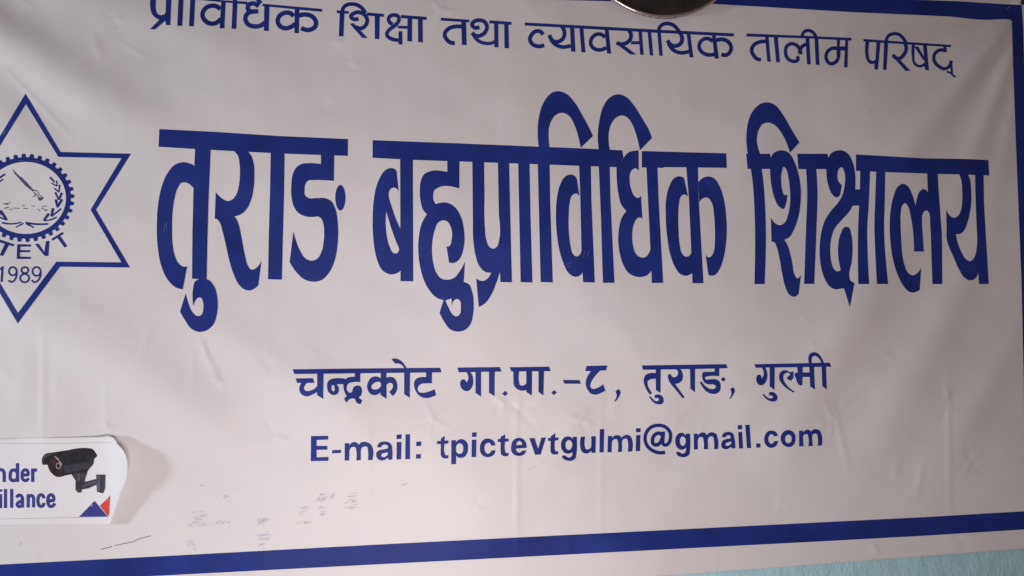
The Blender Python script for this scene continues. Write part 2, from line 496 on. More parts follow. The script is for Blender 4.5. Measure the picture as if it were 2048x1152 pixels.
k.p('C', "93,410 155,413 158,600 172,1034 108,1032 100,700",
    "98,325 92,250* 97,180* 115,110* 145,60* 175,37* 205,33* 245,48* 285,90* 330,165* 365,230* 382,267 318,329 305,270* 285,210* 260,165* 235,148* 215,146* 190,155* 168,180* 153,220* 150,270* 155,328 155,345 98,345",
    "412,338 407,270* 415,190* 435,115* 465,70* 495,52* 520,49* 555,62* 595,105* 640,175* 675,235* 691,278 628,342 618,295* 600,235* 575,185* 550,163* 530,160* 505,170* 483,195* 467,240* 464,290* 470,338 470,352 412,352",
    "309,415 371,418 374,600 392,1034 331,1033 327,985 322,870 316,600",
    "298,492 285,475* 262,469* 238,478* 213,515* 195,580* 188,670* 192,770* 205,860* 228,935* 255,985* 285,1004* 310,1000* 328,980 323,860 310,892* 295,898* 278,885* 265,840* 256,770* 255,690* 260,620* 272,580* 292,568* 312,583",
    "412,418 470,420 474,600 495,1036 434,1036 424,700",
    "621,343 595,345* 565,355* 545,378 505,432 507,500* 515,570* 532,630* 557,660 535,690* 520,740* 514,810* 522,880* 540,940* 570,985* 610,1004* 640,1005* 670,993* 690,968 687,840 675,880* 655,902* 632,903* 608,885* 592,840* 588,790* 592,745* 605,710* 622,694* 641,699 634,581 615,592* 598,580* 582,545* 574,500* 580,455* 600,436* 622,447",
    "662,430 720,430 726,600 750,1036 690,1037 685,900 675,700",
    "638,346 1080,358 1083,434 930,432 752,430 752,434 638,432",
    "870,428 932,428 936,600 961,1038 903,1038 897,880 885,600",
    "860,490 850,482* 828,478* 805,490* 782,530* 765,600* 763,690* 770,790* 785,880* 810,950* 840,990* 868,999* 902,985 898,875 885,895* 868,899* 850,885* 838,845* 831,770* 829,690* 833,620* 842,585* 858,573* 880,586",
    "934,510 955,488* 985,479* 1015,488* 1045,530* 1068,600* 1080,690* 1083,760* 1078,840* 1065,910* 1045,965* 1020,995* 1000,999* 986,994 970,878 985,903* 1000,898* 1015,870* 1020,820* 1020,740* 1015,670* 1003,615* 985,592* 965,590* 938,614")
printed("title_lettering", k, M_INK, banner, label="middle and longest word of the big blue title")

# --- title, third word
k = Ink()
k.p('D', "93,310 86,250* 88,180* 105,110* 140,60* 170,42* 200,39* 235,52* 275,100* 325,185* 364,249 314,302 300,260* 270,200* 235,158* 205,145* 175,150* 152,180* 141,225* 147,275* 158,310 158,325 93,325",
    "85,308 209,308 216,340 210,387 92,387",
    "108,380 165,382 172,430* 183,560* 188,700* 187,850 182,990 128,990 131,850 128,600* 118,450*",
    "212,335* 225,308* 250,293* 275,290* 310,305* 335,345* 358,410* 371,490* 370,560* 358,640* 335,705* 310,745* 285,758 305,795* 318,840* 328,890* 338,940* 352,960* 372,942 360,1042 335,1057* 310,1045* 290,1005* 272,930* 258,850* 242,790* 233,772* 217,768 214,642 235,670* 262,682* 285,670* 303,630* 314,570* 314,500* 305,430* 292,385* 283,376* 272,400* 268,450* 275,500* 287,525* 300,520 293,570* 280,597* 258,585* 235,545* 218,480* 210,400*",
    "352,308 510,308 518,345 508,388 358,388",
    "398,385 452,386 458,500* 453,700* 441,989 388,989 398,700* 404,500*",
    "512,335* 530,305* 560,291* 590,291* 620,310* 640,345* 655,410* 656,490* 650,560* 625,610* 580,660* 545,705* 530,755* 525,820* 530,870* 545,912* 560,924* 580,917 567,850* 567,780* 580,725* 600,692* 620,692* 635,730* 642,800* 638,870* 625,945* 630,970* 652,985 628,1113 597,1012 575,1015* 555,1018* 525,1005* 495,960* 475,890* 469,810* 478,720* 498,655* 530,605* 565,565* 590,520* 600,475* 603,440* 598,400* 585,378* 572,385* 563,415* 567,450* 585,472 580,505* 572,530* 555,536* 535,520* 515,475* 505,410*")
k.p('E', "108,64 560,90 840,95 1005,102 1012,207 870,201 660,196 310,184 108,175",
    "137,170 204,173 195,400* 185,560* 187,720* 198,942 124,942 121,700* 125,500* 133,350*",
    "80,302 140,300 132,410 72,412",
    "245,176 307,180 303,400* 299,560* 308,750* 327,942 250,942 240,750* 233,560* 238,380*",
    "590,188 662,190 668,300 690,600 692,700 693,942 626,942 618,700 610,520* 605,465* 592,445* 575,447* 560,468* 556,520* 560,600 569,722 502,722 492,560* 478,480* 460,415* 440,394* 425,405* 413,450* 411,540* 415,640* 422,740* 440,820* 465,870* 490,883* 515,875* 535,855* 550,832 541,980 520,994* 495,1000* 465,992* 430,955* 395,890* 365,800* 345,690* 337,560* 343,440* 362,350* 390,285* 425,263* 455,275* 485,325* 511,412 522,360* 540,315* 562,299* 583,305* 596,323",
    "805,193 865,196 880,230* 888,300* 890,380* 880,460* 862,530* 840,580* 815,602* 785,603 800,670* 825,730* 855,775* 880,788* 902,775* 920,735* 928,680* 926,560 920,400 915,198 973,200 976,400 1008,942 942,942 937,865 925,895* 905,912* 880,917* 845,900* 805,840* 765,750* 735,680* 724,640* 722,560* 720,436 735,468* 755,488* 775,493* 800,480* 820,440* 828,380* 828,310* 822,240*")
printed("title_lettering", k, M_INK, banner, label="rightmost word of the big blue title")

# --- top line
k = Ink()
k.p('a', "1190,-50 1600,-17 1740,0 1980,14 1978,36 1620,2 1190,-25",
    "1205,-30 1248,-28 1245,60 1250,90* 1262,112* 1285,122* 1310,116* 1325,100 1328,-25 1372,-22 1362,202 1328,200 1322,165 1240,236 1200,232 1275,158 1240,140* 1215,110* 1203,70*",
    "1428,-18 1468,-12 1458,208 1418,206", "1522,-12 1562,-8 1550,211 1512,210",
    "1770,0 1806,5 1795,228 1757,226", "1862,6 1900,10 1890,231 1852,229")
k.s('a', 36, "1762,75 1740,55* 1692,46* 1645,65* 1619,117* 1645,170* 1692,190* 1735,180* 1768,150", "2068,52 2030,28* 1985,45* 1985,78* 2030,92 2066,91",
    "2035,93 1980,108* 1962,150* 1985,195* 2040,212* 2085,205* 2118,180")
k.s('a', 34, "1880,12 1885,-50* 1940,-85* 2010,-60* 2050,-20* 2085,28", "1542,-5 1550,-65* 1610,-100* 1680,-75* 1730,-20* 1755,5")
k.p('b', "55,30 530,72 526,95 45,48", "66,42 108,46 102,250 62,246", "310,62 348,66 343,267 307,263")
k.s('b', 36, "300,130 275,106* 235,102* 190,125* 173,165* 190,208* 235,227* 280,215* 315,190", "343,125 395,116* 445,130* 478,170* 476,208* 450,232* 405,240* 360,225")
printed("council_name_lettering", k, M_INK, banner, grid=7)
k = Ink()
k.p('b', "645,82 742,90 742,110 645,105", "670,92 708,95 700,292 662,290", "750,190 780,185 893,305 850,303",
    "890,100 1024,112 1022,135 885,125", "950,115 990,118 987,313 950,312", "1140,250 1170,250 1172,357 1140,355",
    "1128,206 1215,208 1215,230 1138,228", "1160,120 1366,135 1364,160 1160,145", "1212,135 1250,138 1248,333 1210,330", "1295,145 1333,148 1335,340 1297,337")
k.s('b', 30, "690,95 700,60* 735,36* 775,33* 825,48* 858,78* 874,104")
k.s('b', 32, "820,150 775,151* 759,132* 785,106* 828,99* 870,120* 890,165* 875,205* 840,228* 795,215")
k.s('b', 30, "1095,195 1068,178* 1060,150* 1075,128* 1105,120* 1140,135* 1142,165* 1110,205* 1060,245* 1046,275* 1062,300* 1095,315* 1150,322")
printed("council_name_lettering", k, M_INK, banner, grid=7)
k = Ink()
k.p('b', "1478,142 1706,158 1706,180 1478,165", "1642,165 1680,170 1686,362 1646,360", "1868,163 2045,176 2043,200 1866,187",
    "1905,180 1938,184 1940,380 1906,378", "1985,190 2020,195 2024,387 1988,385")
k.s('b', 32, "1660,215 1600,212* 1540,230* 1509,275* 1522,312* 1555,340* 1590,346",
    "1788,218 1745,220* 1728,195* 1745,172* 1780,162* 1825,172* 1848,212* 1835,255* 1800,283* 1760,288* 1727,262")
k.s('b', 27, "1742,285 1780,328* 1830,346* 1880,346* 1915,332")
printed("council_name_lettering", k, M_INK, banner, grid=7)
k = Ink()
k.p('c', "103,180 1160,237 1776,268 1774,292 1150,262 103,204", "463,200 497,202 508,415 472,412", "538,206 570,208 588,420 555,418",
    "740,218 772,221 793,430 760,427", "828,347 850,328 995,437 945,435", "955,330 1022,330 1022,355 950,355", "1010,231 1038,233 1053,440 1025,438",
    "1083,238 1112,240 1131,445 1102,443", "1160,240 1190,245 1206,448 1178,446", "1395,255 1425,258 1451,460 1420,458", "1598,270 1628,272 1655,470 1622,468")
k.s('c', 32, "248,278 228,253* 190,251* 155,280* 143,318* 165,355* 210,371* 258,362", "398,208 420,260* 410,305* 375,332* 335,332* 298,280",
    "930,235 952,275* 943,320* 905,348* 865,355 838,342", "1342,258 1360,300* 1355,340* 1320,366* 1280,364* 1243,322", "1628,325 1680,315* 1730,335* 1753,375* 1743,418* 1715,440* 1675,435")
k.s('c', 30, "308,312 345,355* 400,376* 470,366", "745,300 715,276* 672,276* 637,308* 629,350* 655,388* 700,400* 755,382", "1173,255 1180,220* 1205,196* 1245,188* 1290,202* 1322,232* 1345,268",
    "1252,348 1290,400* 1345,422* 1418,412", "1606,332 1572,310* 1530,315* 1500,350* 1500,390* 1530,425* 1580,440* 1632,430")
printed("council_name_lettering", k, M_INK, banner, grid=7)
k = Ink()
k.p('d', "-173,268 320,288 668,303 666,326 350,308 -173,292", "-24,283 4,286 22,495 -6,492", "45,288 78,290 96,500 65,497",
    "300,298 330,300 342,516 312,514", "372,300 402,302 412,520 382,518", "618,316 642,318 636,540 608,538", "552,314 578,316 572,380 578,440 548,440", "565,370 620,372 618,405 563,405")
k.s('c', 30, "2034,332 1985,335* 1935,360* 1917,400* 1930,440* 1962,472* 1992,478")
k.s('d', 28, "232,450 240,476* 222,490* 195,490* 155,465* 140,415* 150,370* 185,350* 225,360* 255,398* 262,435", "252,428 268,378* 295,358* 325,352", "562,392 515,386* 472,420* 466,470* 500,510* 548,490* 566,440* 563,392")
k.s('d', 26, "274,297 284,260* 320,243* 360,260* 388,308")
printed("council_name_lettering", k, M_INK, banner, grid=7)
k = Ink()
k.p('d', "762,312 1466,360 1462,378 765,332", "782,322 812,324 806,440* 815,478* 840,488* 860,475 868,330 900,332 880,557 852,555 850,508 820,512* 790,480* 777,420*",
    "930,330 962,333 948,560 920,558", "988,442 1010,430 1140,567 1098,566", "1150,348 1178,350 1172,440* 1180,500* 1210,520* 1252,500 1240,360 1270,362 1288,563 1258,560 1252,530 1205,540* 1165,515* 1150,450*",
    "1172,375 1200,370 1258,470 1242,482", "1402,362 1425,364 1432,415 1405,412", "1455,505 1475,505 1480,595 1462,580")
k.s('d', 26, "945,332 960,290* 1000,270* 1045,275* 1080,305* 1108,350")
k.s('d', 30, "1095,340 1106,390* 1085,440* 1045,470* 1002,445")
k.s('d', 27, "1428,408 1370,402* 1335,430* 1328,480* 1365,530* 1420,550* 1450,530* 1466,485")
k.s('d', 15, "1430,572 1458,582 1498,618")
printed("council_name_lettering", k, M_INK, banner, grid=7)

# --- address line
k = Ink()
k.p('F', "95,312 1000,300 1985,292 2005,350 1880,352 1000,362 120,372", "135,428 358,425 378,485 155,487",
    "215,480 190,520* 182,570* 200,620* 240,650* 290,658* 340,640* 415,600 415,520 370,565* 320,585* 280,590* 255,580* 243,550* 260,510* 290,480",
    "412,362 495,360 492,500 490,692 408,640 412,520",
    "770,430 640,427* 580,440* 545,480* 538,540* 555,600* 595,635* 640,640* 675,620* 692,575* 682,532* 660,502 770,504",
    "890,360 965,358 964,475 850,480* 810,495* 790,540* 800,590* 835,612* 862,595 868,560* 890,530* 930,518* 965,530* 985,565* 985,610* 970,650* 945,668 960,690* 992,702 970,752 935,752* 912,730* 895,690 850,685* 820,700* 785,740 755,685 790,655 770,620* 750,560* 748,500* 765,450* 800,420* 850,408* 895,405",
    "1225,352 1300,350 1300,690 1222,640",
    "1230,430 1190,408* 1150,402* 1100,420* 1065,470* 1050,530* 1065,590* 1100,630* 1150,642* 1190,630* 1230,600",
    "1298,420 1340,408* 1390,418* 1425,460* 1440,520* 1432,580* 1405,630* 1378,655 1332,600 1365,570* 1380,540* 1378,505* 1355,485* 1325,490* 1298,512",
    "1525,345 1602,345 1598,678 1525,630", "1362,183 1400,172* 1450,182* 1500,215* 1535,260* 1562,302 1527,302 1500,262* 1470,242* 1410,238",
    "1805,345 1882,345 1880,492 1800,492* 1740,500* 1705,535* 1700,575* 1715,602* 1760,612* 1830,600* 1915,565 1935,640 1880,665* 1810,680* 1750,668* 1695,625* 1660,560* 1650,500* 1665,450* 1700,420* 1740,412* 1805,410")
k.h('F', "597,535* 606,515* 622,512* 632,540* 635,575* 625,595* 608,588*", "1105,530* 1125,500* 1165,475* 1205,472* 1228,490 1228,525 1195,560* 1150,572* 1115,562*")
printed("address_lettering", k, M_INK, banner, grid=8)
k = Ink()
k.p('G', "128,232 560,226 580,272 140,280", "215,272 255,270 280,310* 290,360* 285,410* 265,450* 235,472* 200,468* 170,445* 155,405* 160,370* 180,352* 205,358* 220,385 238,350* 235,310*",
    "312,270 370,270 370,530 312,490", "450,268 510,266 507,525 450,488", "585,498 615,470 645,496 615,525",
    "660,228 1065,222 1083,268 680,272", "700,268 760,266 760,380* 770,412* 800,415* 832,395 832,266 892,262 890,518 830,480 832,462 780,468* 735,450* 705,410* 700,360*",
    "957,262 1015,262 1008,518 957,480", "1088,488 1118,462 1145,487 1115,515", "1208,358 1378,360 1392,397 1222,397",
    "1450,215 1662,210 1650,260 1590,262 1545,310* 1505,365* 1490,405* 1495,440* 1520,450* 1560,440* 1620,402 1643,468 1600,490* 1540,510* 1490,495* 1455,450* 1440,390* 1450,340* 1495,268 1435,268",
    "1745,475 1775,452 1798,475* 1785,525* 1745,580 1732,575 1758,520*")
printed("address_lettering", k, M_INK, banner, grid=8)
k = Ink()
k.p('H', "115,200 940,187 952,227 600,235 125,242", "250,235 300,233 298,468 252,440",
    "254,275 190,275* 150,295* 133,345* 145,400* 165,445* 195,485 215,470 190,430* 172,385* 175,350* 200,335* 254,330",
    "240,490 280,482* 315,500* 330,540* 320,570* 280,580* 235,565* 205,535* 185,505 200,500 225,530* 255,548* 280,540* 280,525* 240,520",
    "440,232 485,230 510,265* 517,310* 505,350* 470,375 440,380 533,510 515,523 440,430* 385,360* 370,320* 372,290* 395,285* 412,310* 445,312* 465,290* 468,260*",
    "585,230 635,229 635,462 588,425",
    "825,228 872,226 870,305 770,305* 735,315* 735,332* 780,335* 840,335* 875,360* 885,400* 875,450* 840,475* 790,475* 740,450* 700,400* 680,365 697,355 740,405* 790,430* 825,425* 838,405* 815,385* 770,385* 730,370* 708,335* 702,295* 710,268* 740,262 825,260",
    "885,335 910,312 935,335 910,358", "978,430 1000,412 1022,435* 1005,490* 975,528 967,525 988,480*")
printed("address_lettering", k, M_INK, banner, grid=8)
k = Ink()
k.p('H', "1212,188 1945,172 1965,212 1225,222", "1285,218 1315,216 1335,255* 1340,310* 1325,360* 1295,390* 1260,390* 1235,360* 1233,315* 1250,290* 1275,295* 1285,330 1303,290* 1300,250*",
    "1362,214 1412,214 1410,440 1362,405", "1355,465 1390,458* 1425,480* 1440,515* 1425,545* 1385,552* 1340,535* 1312,510* 1293,485 1305,478 1335,508* 1370,522* 1395,510* 1385,495* 1355,495",
    "1600,265 1575,290* 1540,270* 1510,280* 1495,310* 1505,355* 1540,405* 1605,455 1595,465 1530,425* 1475,370* 1453,320* 1460,275* 1490,250* 1530,248* 1560,265* 1585,258",
    "1530,318 1595,258 1595,320 1570,350 1535,335", "1630,210 1685,210 1682,390 1660,395* 1640,380* 1615,320* 1605,280* 1635,268", "1632,268 1762,268 1762,312 1678,312 1636,300",
    "1748,208 1795,207 1805,435 1757,405", "1868,206 1912,205 1920,435 1875,400",
    "1745,180 1738,130* 1750,90* 1790,70* 1830,80* 1865,120* 1893,178 1868,178 1840,130* 1810,108* 1785,112* 1772,140* 1775,180")
printed("address_lettering", k, M_INK, banner, grid=8)

# --- e-mail line
k = Ink()
k.p('I', "125,240 320,238 320,280 190,285 190,352 312,352 310,395 190,397 188,482 325,478 323,522 122,525", "365,400 467,397 467,432 365,437",
    "508,322 560,320 560,345 585,318* 615,308* 650,318* 668,342 690,315* 735,305* 775,315* 805,335* 825,370* 825,512 772,514 772,395* 765,365* 735,358* 705,372* 692,410 692,515 640,517 640,405* 632,372* 605,362* 575,378* 562,415 560,517 508,519",
    "1050,508 1005,510 998,485 970,508* 930,518* 890,505* 868,470* 872,425* 900,402* 950,392* 995,382 1000,355* 985,342* 955,338* 935,348* 922,370 878,368 890,330* 920,308* 960,302* 1010,310* 1042,340* 1050,380*",
    "1100,308 1155,308 1150,505 1097,507", "1098,225 1157,220 1155,272 1097,275", "1200,220 1252,218 1252,502 1197,504", "1322,305 1380,302 1378,352 1322,355", "1320,448 1375,445 1375,495 1320,498")
k.h('I', "998,425 960,432* 930,445* 925,465* 940,480* 970,475* 995,455*")
printed("contact_lettering", k, M_INK, banner, grid=8)
k = Ink()
k.p('I', "1605,265 1648,238 1645,292 1690,290 1688,325 1645,328 1645,430* 1655,455* 1690,455 1688,490 1640,495* 1610,475* 1600,430 1602,330 1558,330 1560,298 1602,295",
    "1722,288 1772,285 1775,310 1800,285* 1840,275* 1880,290* 1908,330* 1912,385* 1900,440* 1865,480* 1825,488* 1790,478* 1778,462 1775,558 1720,562",
    "1955,282 2007,280 2004,478 1952,480", "1957,200 2010,197 2008,247 1957,250")
k.h('I', "1775,385* 1785,340* 1815,322* 1845,335* 1858,380* 1848,425* 1815,443* 1785,430*")
k.p('J', "290,345 240,350 225,320* 200,318* 175,335* 165,370* 172,415* 195,440* 222,435* 240,405 290,400 280,440* 245,470* 200,480* 150,465* 118,425* 112,370* 125,315* 160,278* 205,268* 255,285* 280,310*",
    "347,250 400,220 400,270 440,268 438,302 400,305 398,400* 405,428* 440,430 437,465 395,470* 360,455* 348,420 348,308 315,308 317,275 347,272",
    "645,375 525,382 530,410* 550,428* 575,425* 590,408 640,400 625,440* 590,462* 545,465* 495,448* 470,410* 468,360* 480,305* 515,270* 555,260* 605,275* 635,310*",
    "675,265 735,262 775,385 812,258 865,256 805,450 740,453",
    "920,240 972,207 970,258 1008,256 1005,288 968,290 965,380* 972,410* 1003,412 1003,445 965,450* 930,440* 915,405 917,295 887,295 888,262 920,260",
    "1215,248 1210,450* 1200,495* 1160,520* 1110,520* 1062,500* 1042,465 1085,460 1105,478* 1140,482* 1162,460* 1163,425 1130,440* 1085,435* 1048,400* 1035,350* 1045,290* 1080,252* 1120,245* 1150,255* 1168,275 1168,250",
    "1260,248 1310,246 1308,360* 1318,388* 1345,392* 1372,375* 1380,340 1380,243 1432,241 1428,430 1383,432 1380,408 1350,432* 1310,438* 1275,420* 1258,380*",
    "1477,162 1527,160 1522,425 1472,427",
    "1568,240 1615,238 1618,258 1645,235* 1680,230* 1710,240* 1725,258 1755,232* 1790,226* 1825,240* 1843,275* 1845,415 1795,418 1795,300* 1788,275* 1765,268* 1740,280* 1730,310 1730,420 1682,422 1682,305* 1675,280* 1655,275* 1628,285* 1615,320 1612,424 1564,425",
    "1890,230 1940,228 1935,410 1885,412", "1890,152 1942,150 1940,195 1888,197")
k.h('J', "528,345 592,340 585,310* 560,295* 538,308*", "1087,340* 1098,300* 1125,285* 1152,300* 1163,340* 1152,380* 1125,400* 1098,385*")
k.s('K', 36, "258,382 200,387* 125,362* 70,310* 52,240* 70,170* 120,122* 190,106* 262,125* 306,175* 313,230* 300,280* 272,306* 245,305* 232,285")
k.s('K', 38, "226,205 190,186* 150,205* 128,250* 135,295* 165,308* 200,290* 226,240")
k.p('K', "215,172 258,168 250,290 238,318 208,290",
    "512,190 512,360* 505,405* 470,428* 430,432* 385,415* 368,380 405,378 425,395* 455,390* 470,365* 470,335 440,355* 400,350* 370,315* 360,270* 372,215* 405,185* 440,185* 468,210 470,190",
    "550,195 590,190 592,208 620,185* 655,180* 685,205 710,182* 745,178* 780,195* 795,235* 800,348 758,350 755,250* 748,225* 725,218* 702,232* 695,260 697,350 653,352 650,255* 643,230* 620,225* 600,240* 592,270 594,352 552,354",
    "978,340 940,342 930,325 905,345* 870,350* 840,335* 832,300* 845,265* 880,248* 925,240 928,222* 912,208* 890,210* 878,228 838,228 850,192* 885,175* 925,175* 955,192* 965,225*",
    "1005,175 1045,172 1056,342 1015,344", "1000,105 1045,102 1046,145 1002,147", "1078,102 1122,100 1138,338 1095,340", "1190,293 1233,291 1233,333 1190,335",
    "1412,215 1370,220 1358,200* 1340,198* 1322,215* 1315,245* 1322,278* 1342,295* 1362,288* 1375,268 1415,265 1405,300* 1378,328* 1340,337* 1300,320* 1275,280* 1272,240* 1285,195* 1315,165* 1350,160* 1390,172*",
    "1440,240* 1455,190* 1490,160* 1525,155* 1570,175* 1592,215* 1592,260* 1575,305* 1540,328* 1500,325* 1460,298*",
    "1628,162 1668,158 1670,178 1695,155* 1730,152* 1752,170 1775,150* 1810,146* 1840,160* 1858,195* 1862,312 1820,315 1817,215* 1810,195* 1790,190* 1770,200* 1762,225 1768,318 1725,320 1722,220* 1715,200* 1695,195* 1678,205* 1670,232 1675,320 1630,322")
k.h('K', "408,265* 415,235* 438,220* 460,235* 468,265* 460,300* 438,318* 415,300*", "935,272 900,280* 878,292* 876,308* 890,318* 915,310* 932,295*", "1485,245* 1495,215* 1520,200* 1545,215* 1553,245* 1543,278* 1520,290* 1495,278*")
printed("contact_lettering", k, M_INK, banner, grid=8)

# --- emblem: a six pointed star round a gear wheel, with the council's letters and year
k = Ink()
k.add.append(dense([(51, 187), (121, 304), (262, 307.5), (192, 419.5), (260, 535), (120, 533.5), (35.4, 647), (-32, 533), (-176, 535), (-108, 419), (-172, 303), (-19, 304)]))
k.cut.append(dense([(51.7, 208), (116.7, 313.8), (242.7, 316.7), (181, 419.5), (242.7, 524.8), (112.5, 523.5), (35.8, 626), (-26, 523), (-158, 525), (-97, 419), (-154, 313), (-14, 314)]))
star = printed("star_emblem", k, M_INK, banner)
k = Ink()
pts = []
for t in range(36):
    a0 = -0.042 + t * math.pi / 18
    for da, rr in ((-.087, 0), (-.05, 2), (-.040, 34), (-.028, 42), (.028, 42), (.040, 34), (.05, 2)):
        a = a0 + da
        pts.append((310 + (549 + rr) * math.sin(a), 642 - (493 + rr) * math.cos(a)))
k.add.append(to_px('N', np.array(pts)))
a = np.arange(90) / 90 * 2 * math.pi
k.cut.append(to_px('N', np.stack([310 + 490 * np.sin(a), 642 - 437 * np.cos(a)], 1)))
printed("gear_wheel", k, M_INK, star)
k = Ink()
for w, t in ((16, "605,390 660,450"), (12, "625,462 690,500"), (13, "685,432 692,500"), (13, "658,525 716,574"), (15, "722,482 714,572"), (17, "668,572 712,664"), (21, "750,578 712,666"),
             (24, "676,660 697,755"), (22, "752,658 695,757"), (25, "642,768 625,866"), (15, "740,772 625,868"), (24, "592,832 530,915"), (14, "685,875 620,905* 530,918"),
             (15, "22,942 130,957* 258,938"), (18, "310,943 440,960* 585,958"), (13, "285,950 190,998"), (15, "320,955 410,1002"),
             (18, "-30,412 62,352"), (14, "-20,452 40,415"), (26, "2,795 82,910"), (14, "-50,860 82,912"),
             (20, "-70,440 -60,530"), (20, "-100,540 -70,640"), (20, "-90,640 -50,740"), (20, "-60,740 0,850")):
    k.s('N', w * 1.4, t, w1=w * 1.1)
printed("laurel_wreath", k, M_INK, star, grid=20)
k = Ink()
k.s('N', 8, "150,298 185,338", w1=12); k.s('N', 20, "172,330 245,405", w1=24); k.s('N', 32, "240,395 330,490", w1=40); k.s('N', 38, "320,480 405,560", w1=16)
k.s('N', 9, "395,545 440,555* 480,610* 520,640"); k.s('N', 9, "405,570 430,600* 400,630"); k.s('N', 9, "415,590 450,612* 470,650")
k.p('N', "460,660 475,632* 500,640* 528,628 520,655* 485,675*")
k.s('N', 12, "40,712 100,722", "50,770 105,755", "118,787 142,778"); k.s('N', 8, "155,765 235,768", "285,767 337,773", "455,775 487,802", "500,768 570,792", "505,748 566,736", "545,805 572,782", "380,742 420,740", "270,735 300,737", "60,712 130,700")
printed("torch_drawing", k, M_SCUFF, star, grid=20)
k = Ink()
k.p('M', "-30,285 0,285 137,330 130,350 0,312 -35,305", "48,322 86,333 30,441 -6,436", "165,328 298,331 296,352 195,352 194,385 290,385 288,405 192,405 190,448 296,450 296,470 160,470",
    "335,328 370,322 425,405 440,300 475,295 465,440 430,443", "492,278 600,210 612,228 505,296", "545,262 575,246 645,345 620,362",
    "-10,572 18,540 36,540 25,692 4,690 12,578")
k.s('M', 26, "-95,215 -140,225* -160,265* -130,310* -85,305")
k.e('M', 122, 588, 37, 40, 17).e('M', 238, 578, 33, 29, 17).e('M', 236, 654, 43, 40, 17).e('M', 350, 590, 39, 42, 17)
k.s('M', 17, "160,588 156,640* 130,682* 100,690* 82,672", "390,590 384,645* 355,685* 325,692* 306,672")
printed("emblem_lettering", k, M_INK, star, grid=10)

# --- stray pen marks along the bottom
rp_ = random.Random(11)
def pen(k, mat=M_PEN): return printed("pen_scribble", k, mat, banner, grid=50, lift=.0003)
pen(Ink().s('Q', 6, "795,942 885,918", "905,912 1030,885", "1035,888 1110,855* 1190,835"), M_SCUFFG)
pen(Ink().s('Q', 4, "150,915 160,895* 178,885"))
def scribble(cx, cy, w, h, n, tilt=.25, wd=4.0, mat=M_PEN):
    k = Ink()
    for i in range(n + n // 2):
        y = cy + rp_.uniform(-.5, .5) * h
        x = cx + rp_.uniform(-.3, .3) * w; L = w * rp_.uniform(.06, .42)
        tl = tilt * rp_.uniform(.3, 1.8)
        k.s('R', wd * rp_.uniform(.9, 2.0), "%f,%f %f,%f* %f,%f* %f,%f" % (x - L, y + L * tl, x - L * .3, y + rp_.uniform(-7, 7), x + L * .4, y + rp_.uniform(-7, 7), x + L, y - L * tl * rp_.uniform(.2, 1.5)), w1=wd * rp_.uniform(.2, .8))
    pen(k, mat)
scribble(270, 420, 160, 150, 10, .2, 3); scribble(490, 470, 120, 20, 3); scribble(835, 450, 140, 60, 5, .2); scribble(835, 590, 140, 80, 7, .22, 4, M_PENB); scribble(820, 660, 70, 70, 5, .25, 4, M_PENB)
scribble(1190, 370, 100, 90, 6, .25, 3); scribble(1200, 460, 110, 30, 2, .3); scribble(1355, 260, 90, 90, 6, .35); scribble(1360, 380, 60, 110, 7, .3, 5, M_PENB)
scribble(1620, 280, 120, 120, 8, .22); scribble(1440, 235, 60, 50, 3, .5); scribble(180, 640, 50, 90, 5, -.3, 4, M_PENB); scribble(215, 690, 40, 80, 4, -.3, 4, M_PENB)
scribble(510, 230, 60, 90, 4, .6, 3); scribble(290, 135, 40, 30, 2, .2, 3); scribble(175, 485, 50, 20, 2, .3, 5)
pen(Ink().s('J', 7, "715,600 745,572").s('J', 5, "668,630 690,615")); pen(Ink().s('J', 5, "985,585 1005,572", "950,580 965,572")); pen(Ink().s('J', 5, "820,545 850,535"))
pen(Ink().s('I', 8, "1158,808 1185,790* 1215,775"))
pen(Ink().s('I', 6, "190,955 225,930* 250,890", "340,950 375,925* 395,890")); pen(Ink().s('I', 6, "580,900 640,880", "580,945 630,915"))
M_GLINT_SCUFF = material("glint_and_scuff_ink", (.11, .12, .30), .5, .4)  # paler ink: painted glints at border corner and gear top, plus scuffs
for k in (Ink().s('P', 3, "2014,18 2018,15 2021,12"), Ink().s('L', 5, "180,775 230,770", "300,775 380,782"), Ink().s('L', 14, "30,520 62,480", w1=6),
          Ink().s('C', 3, "330,905 340,870", "352,900 360,868"), Ink().s('C', 3, "245,940 275,925", "238,955 262,948"), Ink().s('A', 3, "100,590 105,540", "112,575 112,535")):
    printed("ink_glint_scuff", k, M_GLINT_SCUFF, banner, grid=50, lift=.0009)

# ------------------------------------------------------------------ the surveillance notice stuck on the banner
STW = 262.0
def sticker_h(px, py):
    c = np.clip((px - 150.0) / 105.0, 0, 1.4)
    lift = 0.0215 * c ** 2.6 + .0015 * np.clip((px - 20) / 200, 0, 1) * np.sin(px / 31.0 + py / 90.0)
    buckle = .0006 * np.sin(px / 23.0 + 1.0) * np.exp(-((py - 960) / 60.0) ** 2)
    return height(np.minimum(px, 150.0), py) + .0012 + lift + np.maximum(buckle, -.0005)
sticker = empty("notice_sticker", W(np.array(60.), np.array(1052.), .004),
                "white surveillance notice with a security camera picture, its right end curling off the banner", "sticker")
k = Ink()
k.p('Q', "-1020,110 -400,90 0,68 400,60 800,52 830,48* 870,50* 905,70* 925,105* 960,145* 990,195* 1004,260* 1004,330* 996,385* 960,480 920,600 880,720 868,745 640,748 0,757 -500,775 -1020,790")
P, F = tri_sheet(k, 5.0)
hh = sticker_h(P[:, 0], P[:, 1])
co = W(P[:, 0], P[:, 1], hh)
paper = link_mesh("paper", co, face_camera(co, F), M_PAPER, sticker)
so = paper.modifiers.new("thickness", 'SOLIDIFY'); so.thickness = .0003; so.offset = -1
k = Ink()
